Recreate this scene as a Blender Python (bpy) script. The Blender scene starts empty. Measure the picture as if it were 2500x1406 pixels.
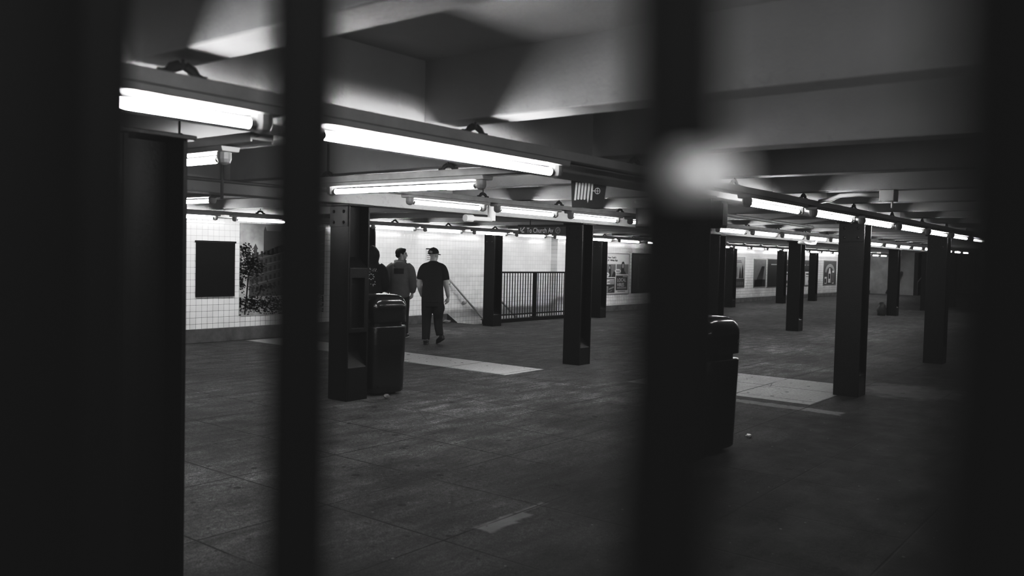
import bpy, bmesh, math, random
from mathutils import Vector, Matrix
from mathutils.bvhtree import BVHTree
random.seed(7)
SC = bpy.context.scene
COL = SC.collection
PI = math.pi
V = Vector

# ------------------------------------------------------------------ camera frame (from the two vanishing points of the hall)
F, CX, CY, EYE = 2063.0, 1250.0, 703.0, 1.6
_r = V((2870 - CX, -(665 - CY), -F)).normalized()
_l = V((-1380 - CX, -(565 - CY), -F)); _l = (_l - _l.dot(_r) * _r).normalized()
_u = _r.cross(_l)
CAMROT = Matrix((_r, _l, _u))          # camera -> world

def ground_dir(px):
    """horizontal unit-depth direction through image column px at eye level"""
    py = 597.6 + 0.0235 * px
    d = CAMROT @ V((px - CX, -(py - CY), -F)); d.z = 0
    return d / F

# ------------------------------------------------------------------ node helpers
class NT:
    def __init__(s, name):
        s.m = bpy.data.materials.new(name); s.m.use_nodes = True
        s.t = s.m.node_tree; s.t.nodes.clear()
        s.out = s.t.nodes.new('ShaderNodeOutputMaterial')
    def n(s, typ, **kw):
        nd = s.t.nodes.new(typ)
        for k, v in kw.items(): setattr(nd, k, v)
        return nd
    def link(s, a, b): s.t.links.new(a, b)
    def put(s, sock, v):
        if isinstance(v, (int, float)): sock.default_value = v
        elif isinstance(v, (tuple, list)): sock.default_value = v
        else: s.link(v, sock)
    def math(s, op, a, b=None, c=None, clamp=False):
        nd = s.n('ShaderNodeMath', operation=op, use_clamp=clamp)
        s.put(nd.inputs[0], a)
        if b is not None: s.put(nd.inputs[1], b)
        if c is not None: s.put(nd.inputs[2], c)
        return nd.outputs[0]
    def coord(s):
        return s.n('ShaderNodeTexCoord').outputs['Object']
    def xyz(s, v):
        nd = s.n('ShaderNodeSeparateXYZ'); s.link(v, nd.inputs[0]); return nd.outputs
    def noise(s, vec, scale, detail=4, rough=.55):
        nd = s.n('ShaderNodeTexNoise'); s.link(vec, nd.inputs['Vector'])
        nd.inputs['Scale'].default_value = scale; nd.inputs['Detail'].default_value = detail
        nd.inputs['Roughness'].default_value = rough
        return nd.outputs['Fac']
    def remap(s, v, a, b, c, d, smooth=False):
        nd = s.n('ShaderNodeMapRange', interpolation_type='SMOOTHSTEP' if smooth else 'LINEAR')
        s.put(nd.inputs[0], v)
        for i, q in enumerate((a, b, c, d)): nd.inputs[i + 1].default_value = q
        return nd.outputs[0]
    def mix(s, f, a, b):
        nd = s.n('ShaderNodeMix', data_type='FLOAT'); s.put(nd.inputs[0], f); s.put(nd.inputs[2], a); s.put(nd.inputs[3], b)
        return nd.outputs[0]
    def finish(s, val, rough=.5, bump=None, bump_s=.3, bump_d=.01, spec=.5, metal=0., coat=0.):
        p = s.n('ShaderNodeBsdfPrincipled')
        if isinstance(val, (int, float)): p.inputs['Base Color'].default_value = (val, val, val, 1)
        else:
            cb = s.n('ShaderNodeCombineColor')
            for i in range(3): s.link(val, cb.inputs[i])
            s.link(cb.outputs[0], p.inputs['Base Color'])
        s.put(p.inputs['Roughness'], rough)
        p.inputs['Specular IOR Level'].default_value = spec
        p.inputs['Metallic'].default_value = metal
        p.inputs['Coat Weight'].default_value = coat
        if bump is not None:
            b = s.n('ShaderNodeBump'); b.inputs['Strength'].default_value = bump_s; b.inputs['Distance'].default_value = bump_d
            s.link(bump, b.inputs['Height']); s.link(b.outputs[0], p.inputs['Normal'])
        s.link(p.outputs[0], s.out.inputs[0])
        return s.m

def plain(name, g, rough=.5, var=.15, scale=8, bump=0., bscale=60, spec=.5, metal=0., coat=0.):
    t = NT(name); c = t.coord()
    n = t.noise(c, scale)
    val = t.math('MULTIPLY', t.remap(n, .25, .75, 1 - var, 1 + var), g)
    b = t.noise(c, bscale, 3) if bump else None
    return t.finish(val, rough, b, bump, .01, spec, metal, coat)

def emit(name, s):
    t = NT(name); e = t.n('ShaderNodeEmission'); e.inputs['Strength'].default_value = s
    e.inputs['Color'].default_value = (1, 1, 1, 1)
    t.link(e.outputs[0], t.out.inputs[0]); return t.m

def tile_mat(name, axis, g, tile=.108, rough=.12, gr=.2):
    """glazed square wall tiles; axis = world axis that runs along the wall"""
    t = NT(name); c = t.coord(); x = t.xyz(c)
    a = x[axis]; z = x[2]
    da = t.math('PINGPONG', a, tile / 2); dz = t.math('PINGPONG', z, tile / 2)
    grout = t.math('LESS_THAN', t.math('MINIMUM', da, dz), .0022)
    # one random value per tile
    ia = t.math('FLOOR', t.math('DIVIDE', a, tile)); iz = t.math('FLOOR', t.math('DIVIDE', z, tile))
    cb = t.n('ShaderNodeCombineXYZ'); t.link(ia, cb.inputs[0]); t.link(iz, cb.inputs[1])
    wn = t.n('ShaderNodeTexWhiteNoise'); wn.noise_dimensions = '2D'; t.link(cb.outputs[0], wn.inputs['Vector'])
    per = t.remap(wn.outputs['Value'], 0, 1, .95, 1.04)
    dirt = t.remap(t.noise(c, 1.7, 5), .3, .7, .9, 1.05)
    val = t.math('MULTIPLY', t.math('MULTIPLY', per, dirt), g)
    val = t.mix(grout, val, gr)
    h = t.math('ADD', t.remap(t.math('MINIMUM', da, dz), 0, .006, 0, 1), t.math('MULTIPLY', t.noise(c, 9, 2), .5))
    return t.finish(val, rough, h, .14, .004)

# ------------------------------------------------------------------ materials
def make_floor():
    t = NT('worn_concrete'); c = t.coord(); x = t.xyz(c); X, Y = x[0], x[1]
    big = t.noise(c, .55, 5, .6); mid = t.noise(c, 3.2, 6, .62); fine = t.noise(c, 120, 2, .7); grain = t.noise(c, 32, 5, .75)
    val = t.math('MULTIPLY', t.remap(big, .3, .7, .7, 1.35), t.remap(mid, .3, .7, .5, 1.5))
    val = t.math('MULTIPLY', val, t.remap(grain, .36, .64, .55, 1.45))
    val = t.math('MULTIPLY', val, t.remap(fine, .36, .64, .4, 1.6))
    val = t.math('MULTIPLY', val, .12)
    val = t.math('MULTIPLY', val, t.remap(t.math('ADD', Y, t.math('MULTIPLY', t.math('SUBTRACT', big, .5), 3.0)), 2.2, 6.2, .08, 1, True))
    # streaky scuffs
    mp = t.n('ShaderNodeMapping'); t.link(c, mp.inputs[0]); mp.inputs['Scale'].default_value = (1.2, 5, 1); mp.inputs['Rotation'].default_value = (0, 0, .5)
    st = t.noise(mp.outputs[0], 1.6, 6, .65)
    val = t.math('MULTIPLY', val, t.remap(st, .35, .7, .68, 1.45))
    wob = t.math('MULTIPLY', t.math('SUBTRACT', t.noise(c, 5, 4, .6), .5), .3)
    def box(x0, x1, y0, y1, w=.25):
        a = t.math('SUBTRACT', (x1 - x0) / 2, t.math('ABSOLUTE', t.math('SUBTRACT', X, (x0 + x1) / 2)))
        b = t.math('SUBTRACT', (y1 - y0) / 2, t.math('ABSOLUTE', t.math('SUBTRACT', Y, (y0 + y1) / 2)))
        d = t.math('MINIMUM', a, b)
        d = t.math('ADD', d, t.math('MULTIPLY', wob, w))
        return t.remap(d, -.012, .02, 0, 1, True)
    p1 = box(8.9, 9.8, 7.06, 13.0, .12); p2 = box(9.62, 11.6, 3.2, 5.6, .12)
    p3 = box(9.18, 9.4, 2.75, 4.9, .5)
    pm = t.math('MAXIMUM', t.math('MAXIMUM', p1, t.math('MULTIPLY', p2, .45)), t.math('MULTIPLY', p3, .22))
    pale = t.math('MULTIPLY', t.remap(grain, .3, .7, .85, 1.12), .5)
    val = t.mix(pm, val, t.math('MULTIPLY', pale, 1.12))
    # bare cement around the column feet and scraped spots
    for (cx, cy, r, k) in ((10.7, 7.05, .75, .5), (11.6, 2.6, .8, .45), (9.7, 6.3, .9, .25)):
        dd = t.math('SQRT', t.math('ADD', t.math('POWER', t.math('SUBTRACT', X, cx), 2), t.math('POWER', t.math('SUBTRACT', Y, cy), 2)))
        dd = t.math('ADD', dd, t.math('MULTIPLY', wob, 3.5))
        val = t.mix(t.math('MULTIPLY', t.remap(dd, r * .45, r, 1, 0, True), k), val, .16)
    # broken joint with pale mortar and the two curved scrapes
    sp = t.math('ADD', t.math('MAXIMUM', box(3.74, 4.02, 3.05, 3.2, .3), box(3.95, 4.2, 3.08, 3.17, .4)), box(4.0, 4.45, 3.155, 3.2, .2), clamp=True)
    val = t.mix(t.math('MULTIPLY', sp, .75), val, t.math('MULTIPLY', t.remap(mid, .3, .7, .7, 1.1), .2))
    # joints of the slab
    jx = t.math('PINGPONG', t.math('SUBTRACT', t.math('ADD', X, t.math('MULTIPLY', wob, .015)), 3.47), .455)
    jy = t.math('PINGPONG', t.math('SUBTRACT', t.math('ADD', Y, t.math('MULTIPLY', wob, .015)), 3.17), .5)
    brk = t.remap(t.noise(c, 1.1, 3), .38, .52, .12, 1)
    jm = t.math('MULTIPLY', t.remap(t.math('MINIMUM', jx, jy), .003, .0095, 1, 0), brk)
    val = t.mix(t.math('MULTIPLY', jm, .95), val, .006)
    # cracks running off the broken joint
    vc = t.n('ShaderNodeTexVoronoi', feature='DISTANCE_TO_EDGE'); t.link(c, vc.inputs['Vector']); vc.inputs['Scale'].default_value = .8
    mk = t.remap(t.noise(c, .9, 2), .56, .64, 0, 1)
    ck = t.math('MULTIPLY', t.remap(t.math('ADD', vc.outputs['Distance'], t.math('MULTIPLY', wob, .05)), .001, .006, 1, 0), mk)
    val = t.mix(t.math('MULTIPLY', ck, .6), val, .02)
    # trodden chewing gum and paint flecks
    for sc, th, g, k in ((2.6, .085, .02, .9), (5.0, .09, .025, .75), (4.4, .04, .3, .8)):
        vo = t.n('ShaderNodeTexVoronoi', feature='F1', voronoi_dimensions='2D'); t.link(c, vo.inputs['Vector']); vo.inputs['Scale'].default_value = sc
        vo.inputs['Randomness'].default_value = 1
        sel = t.math('GREATER_THAN', t.n('ShaderNodeSeparateColor').outputs[0], .5)
        sepc = t.n('ShaderNodeSeparateColor'); t.link(vo.outputs['Color'], sepc.inputs[0])
        sel = t.math('GREATER_THAN', sepc.outputs[0], .55)
        size = t.math('MULTIPLY', sepc.outputs[1], th)
        dot = t.math('MULTIPLY', t.math('LESS_THAN', vo.outputs['Distance'], size), sel)
        val = t.mix(t.math('MULTIPLY', dot, k), val, t.math('MULTIPLY', val, .25) if g < .1 else g * .5)
    h = t.math('SUBTRACT', t.math('ADD', t.math('MULTIPLY', grain, .5), mid), t.math('MULTIPLY', jm, 1.5))
    rough = t.remap(mid, .3, .7, .5, .72)
    return t.finish(val, rough, h, .35, .006, .06)

def make_ceiling_mat():
    t = NT('painted_plaster'); c = t.coord(); x = t.xyz(c)
    n = t.noise(c, 1.3, 5); p = t.noise(c, 11, 6, .7)
    val = t.math('MULTIPLY', t.remap(n, .3, .7, .86, 1.12), .34)
    low = t.remap(x[2], 2.235, 2.33, 1, 0)
    chip = t.math('MULTIPLY', t.remap(p, .57, .64, 0, 1), low)
    val = t.mix(t.math('MULTIPLY', chip, .22), val, .14)
    h = t.math('ADD', t.noise(c, 45, 3), t.math('MULTIPLY', p, 1.4))
    return t.finish(val, .6, h, .3, .006, .35)

M = {}
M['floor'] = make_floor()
M['ceil'] = make_ceiling_mat()
M['tile_x'] = tile_mat('white_tile_along', 0, .84)
M['tile_s'] = tile_mat('white_tile_stairs', 0, .86, gr=.42)
M['tile_y'] = tile_mat('white_tile_across', 1, .74)
def make_black():
    t = NT('dark_enamel'); c = t.coord()
    n = t.noise(c, 6); val = t.math('MULTIPLY', t.remap(n, .3, .7, .9, 1.1), .005)
    h = t.math('ADD', t.noise(c, 60, 4, .7), t.math('MULTIPLY', t.noise(c, 14, 3), .6))
    return t.finish(val, t.remap(t.noise(c, 9), .3, .7, .28, .38), h, .45, .004, .25)
M['steel'] = make_black()
M['steel_shaded'] = plain('column_enamel_shaded', .002, .45, .1, 8, .2, 50, .12)  # darker copy of the column enamel, putting shade on the nearest column
M['bar'] = plain('gate_black', .0015, .5, .1, 8, 0, 60, .06)
M['bin'] = plain('bin_gloss', .007, .2, .1, 5, .12, 30, .45, 0, .25)
M['conc'] = plain('raw_concrete', .17, .75, .45, 5, .35, 30)
M['rail'] = plain('rail_paint', .5, .45, .15, 6, .08, 40)
M['house'] = plain('lamp_housing_paint', .55, .4, .08)
M['holder'] = plain('lampholder_plastic', .34, .4, .1)
M['glint_plate'] = plain('glint_plate_paint', .9, .35, .02)
M['cap'] = plain('tube_cap_metal', .4, .3, .1, 8, 0, 60, .5, .8)
M['tube'] = emit('tube_light', 60.0)
M['tube_dim'] = emit('tube_light_old', 46.0)
M['hang'] = plain('hanger_iron', .05, .5, .2)
M['pipe'] = plain('pipe_paint', .5, .4, .12)
M['conduit'] = plain('conduit_dark', .16, .5, .15)
M['white'] = plain('sign_white', .62, .45, .04)
M['signwhite'] = plain('sign_letter_white', .95, .45, .02)
M['gray'] = plain('sign_gray', .42, .45, .04)
M['signblack'] = plain('sign_black', .022, .35, .1)
M['matblack'] = plain('board_black', .004, .7, .3, 4, 0, 60, .12)
M['board'] = plain('board_edge', .008, .6, .2, 8, 0, 60, .2)
M['skin'] = plain('skin', .55, .5, .08, 20, .05, 90)
M['hair'] = plain('hair', .009, .6, .3, 60, .5, 160, .2)
M['tee'] = plain('black_cotton', .012, .8, .2, 6, .3, 10)
M['pants'] = plain('black_denim', .010, .8, .2, 6, .3, 14)
M['hood'] = plain('grey_fleece', .19, .85, .2, 8, .4, 9)
M['blackhood'] = plain('black_fleece', .009, .85, .2, 8, .3, 9)
M['print'] = plain('dark_print', .012, .6, .4, 40)
M['shoe'] = plain('shoe_black', .014, .5, .2)
M['sole'] = plain('shoe_sole', .5, .5, .1)
M['strap'] = plain('shoe_strap', .16, .5, .1)
M['litter'] = plain('litter_paper', .7, .5, .1)
M['plank'] = plain('plank_wood', .05, .7, .3)
M['sack'] = plain('sack_plastic', .03, .5, .3, 8, .4, 12)
M['wallgray'] = plain('far_wall_paint', .7, .6, .2, 2)
M['boxgray'] = plain('box_paint', .022, .75, .15, 8, 0, 60, .15)
M['dark'] = plain('deep_dark', .02, .7, .2)
for i, g in enumerate((.015, .05, .09, .15, .24, .36, .5)):
    M['ink%d' % i] = plain('poster_ink_%d' % i, g, .4, .12, 9)
def sky_mat():
    t = NT('mural_sky'); c = t.coord(); x = t.xyz(c)
    n = t.noise(c, 2.2, 5)
    v = t.math('MULTIPLY', t.remap(n, .35, .65, .75, 1.25), t.remap(x[2], .3, 2.1, .5, .17))
    return t.finish(v, .35)
M['sky'] = sky_mat()

# ------------------------------------------------------------------ mesh helpers
def box(bm, x0, x1, y0, y1, z0, z1):
    vs = [bm.verts.new(p) for p in ((x0, y0, z0), (x1, y0, z0), (x1, y1, z0), (x0, y1, z0), (x0, y0, z1), (x1, y0, z1), (x1, y1, z1), (x0, y1, z1))]
    for f in ((0, 3, 2, 1), (4, 5, 6, 7), (0, 1, 5, 4), (1, 2, 6, 5), (2, 3, 7, 6), (3, 0, 4, 7)):
        bm.faces.new([vs[i] for i in f])
    return vs

def prism(bm, prof, d0, d1):
    """prof: list of (a, b); d0/d1: functions (a,b)->3D point for the two ends"""
    A = [bm.verts.new(d0(*p)) for p in prof]; Bv = [bm.verts.new(d1(*p)) for p in prof]
    n = len(prof)
    fs = [bm.faces.new(A[::-1]), bm.faces.new(Bv)]
    for i in range(n): fs.append(bm.faces.new((A[i], A[(i + 1) % n], Bv[(i + 1) % n], Bv[i])))
    bmesh.ops.recalc_face_normals(bm, faces=fs)

def rod(bm, p0, p1, r, seg=12, r1=None):
    p0, p1 = V(p0), V(p1); d = (p1 - p0)
    q = d.to_track_quat('Z', 'Y'); r1 = r if r1 is None else r1
    A = []; Bv = []
    for i in range(seg):
        a = 2 * PI * i / seg; o = V((math.cos(a), math.sin(a), 0))
        A.append(bm.verts.new(p0 + q @ (o * r))); Bv.append(bm.verts.new(p1 + q @ (o * r1)))
    bm.faces.new(A[::-1]); bm.faces.new(Bv)
    for i in range(seg): bm.faces.new((A[i], A[(i + 1) % seg], Bv[(i + 1) % seg], Bv[i]))

def sweep(bm, pts, rads, seg=14, ref=(1, 0, 0), caps=True):
    """loft through pts; rads: scalar or (a along ref, b across)"""
    pts = [V(p) for p in pts]; rings = []; n = len(pts)
    for i, p in enumerate(pts):
        tng = (pts[min(i + 1, n - 1)] - pts[max(i - 1, 0)]).normalized()
        a = V(ref) - V(ref).dot(tng) * tng
        if a.length < 1e-4: a = V((0, 1, 0)) - V((0, 1, 0)).dot(tng) * tng
        a.normalize(); b = tng.cross(a)
        r = rads[i] if isinstance(rads, list) else rads
        ra, rb = r if isinstance(r, (list, tuple)) else (r, r)
        rings.append([bm.verts.new(p + a * ra * math.cos(2 * PI * k / seg) + b * rb * math.sin(2 * PI * k / seg)) for k in range(seg)])
    for i in range(n - 1):
        for k in range(seg):
            bm.faces.new((rings[i][k], rings[i][(k + 1) % seg], rings[i + 1][(k + 1) % seg], rings[i + 1][k]))
    if caps: bm.faces.new(rings[0][::-1]); bm.faces.new(rings[-1])

def ball(bm, c, rx, ry=None, rz=None, u=18, v=12, mat=None):
    ry = rx if ry is None else ry; rz = rx if rz is None else rz
    mt = Matrix.Translation(V(c)) @ (mat.to_4x4() if mat else Matrix()) @ Matrix.Diagonal((rx, ry, rz, 1))
    return bmesh.ops.create_uvsphere(bm, u_segments=u, v_segments=v, radius=1, matrix=mt)['verts']

def quad(bm, *ps): return bm.faces.new([bm.verts.new(p) for p in ps])

def obj(name, bm, mat, parent=None, smooth=False, bevel=0, loc=None):
    me = bpy.data.meshes.new(name); bm.to_mesh(me); bm.free()
    me.materials.append(mat)
    o = bpy.data.objects.new(name, me); COL.objects.link(o)
    if smooth:
        for p in me.polygons: p.use_smooth = True
    if bevel:
        md = o.modifiers.new('bevel', 'BEVEL'); md.width = bevel; md.segments = 2; md.limit_method = 'ANGLE'; md.angle_limit = .7
    if parent: o.parent = parent
    if loc: o.location = loc
    return o

def thing(name, label, cat, loc=(0, 0, 0), rz=0, group=None):
    o = bpy.data.objects.new(name, None); COL.objects.link(o); o.empty_display_size = .1
    o.location = loc; o.rotation_euler = (0, 0, rz)
    o['label'] = label; o['category'] = cat; o['kind'] = 'thing'
    if group: o['group'] = group
    return o

def tag(o, label, cat, group=None):
    o['label'] = label; o['category'] = cat; o['kind'] = 'thing'
    if group: o['group'] = group
    return o

def struct(name, bm, mat, parent=None, **k):
    o = obj(name, bm, mat, parent, **k)
    if parent is None: o['kind'] = 'structure'
    return o

def copy_tree(root, loc, label=None, group=None):
    r = root.copy(); COL.objects.link(r); r.location = loc
    if label: r['label'] = label
    if group: r['group'] = group
    for ch in list(root.children):
        c = ch.copy(); COL.objects.link(c); c.parent = r
        for g in list(ch.children):
            d = g.copy(); COL.objects.link(d); d.parent = c
    return r

def text_mesh(name, txt, size, mat, parent, mw, extrude=.001, align='LEFT', bold=0.0, sx=1.0):
    cu = bpy.data.curves.new(name, 'FONT'); cu.body = txt; cu.size = size; cu.extrude = extrude; cu.align_x = align; cu.offset = bold
    tmp = bpy.data.objects.new(name + '_tmp', cu); COL.objects.link(tmp)
    bpy.context.view_layer.update()
    me = bpy.data.meshes.new_from_object(tmp.evaluated_get(bpy.context.evaluated_depsgraph_get()))
    bpy.data.objects.remove(tmp)
    me.transform(Matrix.Diagonal((sx, 1, 1, 1)))
    me.materials.clear(); me.materials.append(mat)
    o = bpy.data.objects.new(name, me); COL.objects.link(o)
    if parent: o.parent = parent
    o.matrix_local = mw
    return o

def frame(origin, right, up=(0, 0, 1)):
    r = V(right).normalized(); u = V(up).normalized(); n = r.cross(u)
    m = Matrix((r, u, n)).transposed().to_4x4(); m.translation = V(origin); return m

# ================================================================== THE SETTING
ZC, ZB, ZG = 2.56, 2.25, 2.125      # slab, beam underside, girder underside
WY = 13.7                             # tiled wall beside the stairs
XE = 50.2
# floor with the stair opening
SX0, SX1, SY0, SY1 = 15.0, 19.6, 12.86, WY
bm = bmesh.new()
for (x0, x1, y0, y1) in ((-6, SX0, -6, WY + .3), (SX1, XE + 8, -6, WY + .3), (SX0, SX1, -6, SY0)):
    quad(bm, (x0, y0, 0), (x1, y0, 0), (x1, y1, 0), (x0, y1, 0))
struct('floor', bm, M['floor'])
bm = bmesh.new(); box(bm, -6, XE + 8, -6, WY + .3, ZC, ZC + .15)
struct('ceiling', bm, M['ceil'])
# beams across the hall, 1.54 m apart
k = 0
bx = 6.13 - 1.54 * 6
while bx < 44:
    bm = bmesh.new(); box(bm, bx, bx + .17, -6, WY, ZB, ZC + .01)
    struct('ceiling_beam', bm, M['ceil'], bevel=.008)
    bx += 1.54
# girders over the column rows
for y0 in (2.97, 6.97, 12.22):
    bm = bmesh.new(); box(bm, -6, 47, y0, y0 + .28, ZG, ZC + .01)
    struct('ceiling_girder', bm, M['ceil'], bevel=.008)

def wall(name, prof, mat):
    bm = bmesh.new(); box(bm, *prof); return struct(name, bm, mat)
wall('wall_left', (-6, 11.3, 13.1, 13.4, 0, ZC), M['tile_x'])
wall('wall_stairs', (11.3, 19.2, WY, WY + .3, -3.2, ZC), M['tile_s'])
wall('wall_pilaster', (19.2, 20.6, WY - .22, WY + .3, -3.2, ZC), M['tile_s'])
wall('wall_far_left', (20.6, XE, WY - .1, WY + .3, 0, ZC), M['tile_x'])
wall('wall_end', (XE, XE + .3, 11.3, WY + .3, 0, ZC), M['wallgray'])
wall('wall_end_right', (58, 58.3, -6, 11.5, 0, ZC), M['wallgray'])
wall('wall_end_side', (XE, 58.3, 11.1, 11.3, 0, ZC), M['dark'])
wall('wall_behind', (-6.3, -6, -6, 13.4, 0, ZC), M['dark'])
wall('wall_right', (-6, 60, -6.3, -6, 0, ZC), M['dark'])
bm = bmesh.new(); box(bm, -6, 11.3, 13.07, 13.1, 0, .24); struct('baseboard_left', bm, M['conc'], bevel=.01)
bm = bmesh.new(); box(bm, 11.3, 14.95, WY - .03, WY, 0, .2); struct('baseboard_stairs', bm, M['conc'], bevel=.01)
bm = bmesh.new(); box(bm, 20.62, XE, WY - .13, WY - .1, 0, .18); struct('baseboard_far', bm, M['conc'], bevel=.01)
bm = bmesh.new()   # black sloping stringer where the stairs begin
prism(bm, [(14.95, .2), (14.95, .0), (15.5, -.2), (15.42, -.1)], lambda a, b: V((a, WY - .035, b)), lambda a, b: V((a, WY, b)))
struct('trim_1', bm, M['dark'])
# the flight of stairs, going down along the wall
bm = bmesh.new()
n = 16
for i in range(n):
    x0 = SX0 + .05 + i * .285; z = -.17 * (i + 1)
    box(bm, x0, x0 + .3, SY0, SY1, z - .25, z)
struct('stair_floor', bm, M['conc'])
wall('wall_stairwell', (SX0, SX1 + .2, SY0 - .12, SY0, -3.2, -.02), M['tile_x'])
wall('wall_stairwell_end', (SX1, SX1 + .1, SY0, SY1, -3.2, -.02), M['tile_y'])

# ================================================================== STEEL COLUMNS
def column(loc, label, filler=True, kind=None):
    """H-section with its open channel towards -Y; loc = corner (-X, -Y)"""
    W = .30; T = .022; H = ZG - .022
    root = thing('steel_column', label, 'column', loc, 0, 'steel columns of the hall')
    st = M['steel_shaded'] if kind == 'plain' else M['steel']
    bm = bmesh.new()
    box(bm, 0, T, 0, W, 0, H); box(bm, W - T, W, 0, W, 0, H); box(bm, T, W - T, .14, .16, 0, H)
    obj('shaft', bm, st, root, bevel=.004)
    bm = bmesh.new(); box(bm, -.03, W + .03, -.03, W + .03, H, ZG); obj('cap_plate', bm, M['steel'], root, bevel=.004)
    bm = bmesh.new(); box(bm, -.014, 0, .01, W - .01, H - .22, H - .005)
    for yy in (.07, .23):
        for zz in (H - .175, H - .06):
            ball(bm, (-.014, yy, zz), .012, .019, .019, 10, 6)
    obj('rivet_plate', bm, M['steel'], root)
    if kind == 'plain': pass
    elif kind != 'niche':
        bm = bmesh.new()
        prism(bm, [(.004, 0), (.004, .26), (.10, .36), (.14, .40), (.14, 0)], lambda a, b: V((T, a, b)), lambda a, b: V((W - T, a, b)))
        obj('base_filler', bm, M['steel'], root, bevel=.004)
    else:
        bm = bmesh.new()
        prism(bm, [(-.002, 0), (-.002, .36), (.05, .42), (.14, .52), (.14, 0)], lambda a, b: V((T, a, b)), lambda a, b: V((W - T, a, b)))
        obj('base_filler', bm, M['steel'], root, bevel=.006)
        bm = bmesh.new()   # recessed call-box frame with a sloping hood
        prism(bm, [(-.004, 1.33), (-.004, 1.44), (.14, 1.56), (.14, 1.33)], lambda a, b: V((T, a, b)), lambda a, b: V((W - T, a, b)))
        box(bm, T, T + .035, -.004, .10, .78, 1.34); box(bm, W - T - .045, W - T, -.004, .10, .78, 1.34)
        box(bm, T, W - T, -.004, .12, .74, .79)
        cab = obj('cabinet_frame', bm, M['steel'], root, bevel=.005)
        bm = bmesh.new(); box(bm, T + .03, W - T - .04, .085, .10, .79, 1.33)
        for (a, b) in ((.09, 1.24), (.15, 1.24), (.12, 1.12)): ball(bm, (a, .085, b), .008, .006, .008, 8, 6)
        obj('back_panel', bm, M['steel'], cab)
    return root

cols = [
 ((1.86, 3.62), 'nearest dark steel column at the left edge, its foot below the picture'),
 ((6.04, 2.95), 'dark steel column behind the right gate bar, beside the hooded trash can'),
 ((10.58, 2.95), 'broad dark steel column standing on the pale patch of floor at right'),
 ((15.27, 2.95), 'dark steel column next after the broad one in the right-hand row'),
 ((20.1, 2.95), 'dim steel column second beyond the broad one in the right-hand row'),
 ((24.6, 2.95), 'faint steel column at the far right edge, farthest of the right-hand row'),
 ((10.53, 6.95), 'dark riveted steel column in the middle, under the hanging station sign'),
 ((15.33, 6.95), 'steel column just right of the right gate bar, behind the trash can'),
 ((19.85, 6.95), 'steel column between the trash can at right and the broad column'),
 ((24.4, 6.95), 'middle-row steel column hidden behind the broad column at right'),
 ((28.75, 6.95), 'distant middle-row steel column with a sack leaning at its foot'),
 ((33.3, 6.95), 'distant middle-row steel column behind the column right of the broad one'),
 ((37.7, 6.95), 'farthest dim steel column of the middle row, small at far right'),
 ((10.95, 12.2), 'steel column behind the hooded person, at the left end of the bright tile wall'),
 ((14.88, 12.2), 'steel column at the left end of the stair railing'),
 ((19.45, 12.2), 'steel column right of the railing, left of the job poster'),
 ((28.1, 12.2), 'steel column just right of the narrow poster of two figures'),
 ((33.0, 12.2), 'distant steel column between the two dark service notices'),
 ((36.75, 12.2), 'distant steel column left of the bottle poster'),
]
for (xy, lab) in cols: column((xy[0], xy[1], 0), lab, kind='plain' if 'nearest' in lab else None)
column((6.02, 6.95, 0), 'large steel column with a recessed call-box, left of the trash can and people', kind='niche')

# ================================================================== LAMP RAILS AND FLUORESCENT LAMPS
ZT = 2.095  # rail underside is ZT+.07
def hanger_mesh(zt, ztop):
    bm = bmesh.new()
    for s in (-1, 1):
        sweep(bm, [(s * .085, 0, 0), (s * .055, 0, .01), (s * .04, 0, .03), (s * .012, 0, .042)], (.01, .018), 8, (0, 1, 0))
        rod(bm, (s * .085, 0, 0), (s * .085, 0, .02), .009, 8)
    rod(bm, (0, 0, .03), (0, 0, max(ztop, .045)), .006, 8); rod(bm, (0, 0, .03), (0, 0, .05), .013, 8)
    me = bpy.data.meshes.new('hanger'); bm.to_mesh(me); bm.free(); me.materials.append(M['hang']); return me

def rail(name_label, x0, x1, y, ztube, hang_x, axis='x', ztop=ZC, hw=.07):
    """channel rail running along X (or along Y when axis == 'y'); returns root"""
    root = thing('lamp_rail', name_label, 'rail', (0, 0, 0), 0)
    zb = ztube + .066; zt = zb + .05
    prof = [(-hw, zb), (-hw, zt), (hw, zt), (hw, zb), (hw - .012, zb), (hw - .012, zb + .012), (-hw + .012, zb + .012), (-hw + .012, zb)]
    bm = bmesh.new()
    if axis == 'x': prism(bm, prof, lambda a, b: V((x0, y + a, b)), lambda a, b: V((x1, y + a, b)))
    else: prism(bm, prof, lambda a, b: V((y + a, x0, b)), lambda a, b: V((y + a, x1, b)))
    obj('rail_channel', bm, M['rail'], root, bevel=.003)
    hm = hanger_mesh(zt, ztop - zt)
    for hx in hang_x:
        h = bpy.data.objects.new('hanger', hm); COL.objects.link(h); h.parent = root
        if axis == 'x': h.location = (hx, y, zt)
        else: h.location = (y, hx, zt); h.rotation_euler = (0, 0, PI / 2)
    return root

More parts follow.
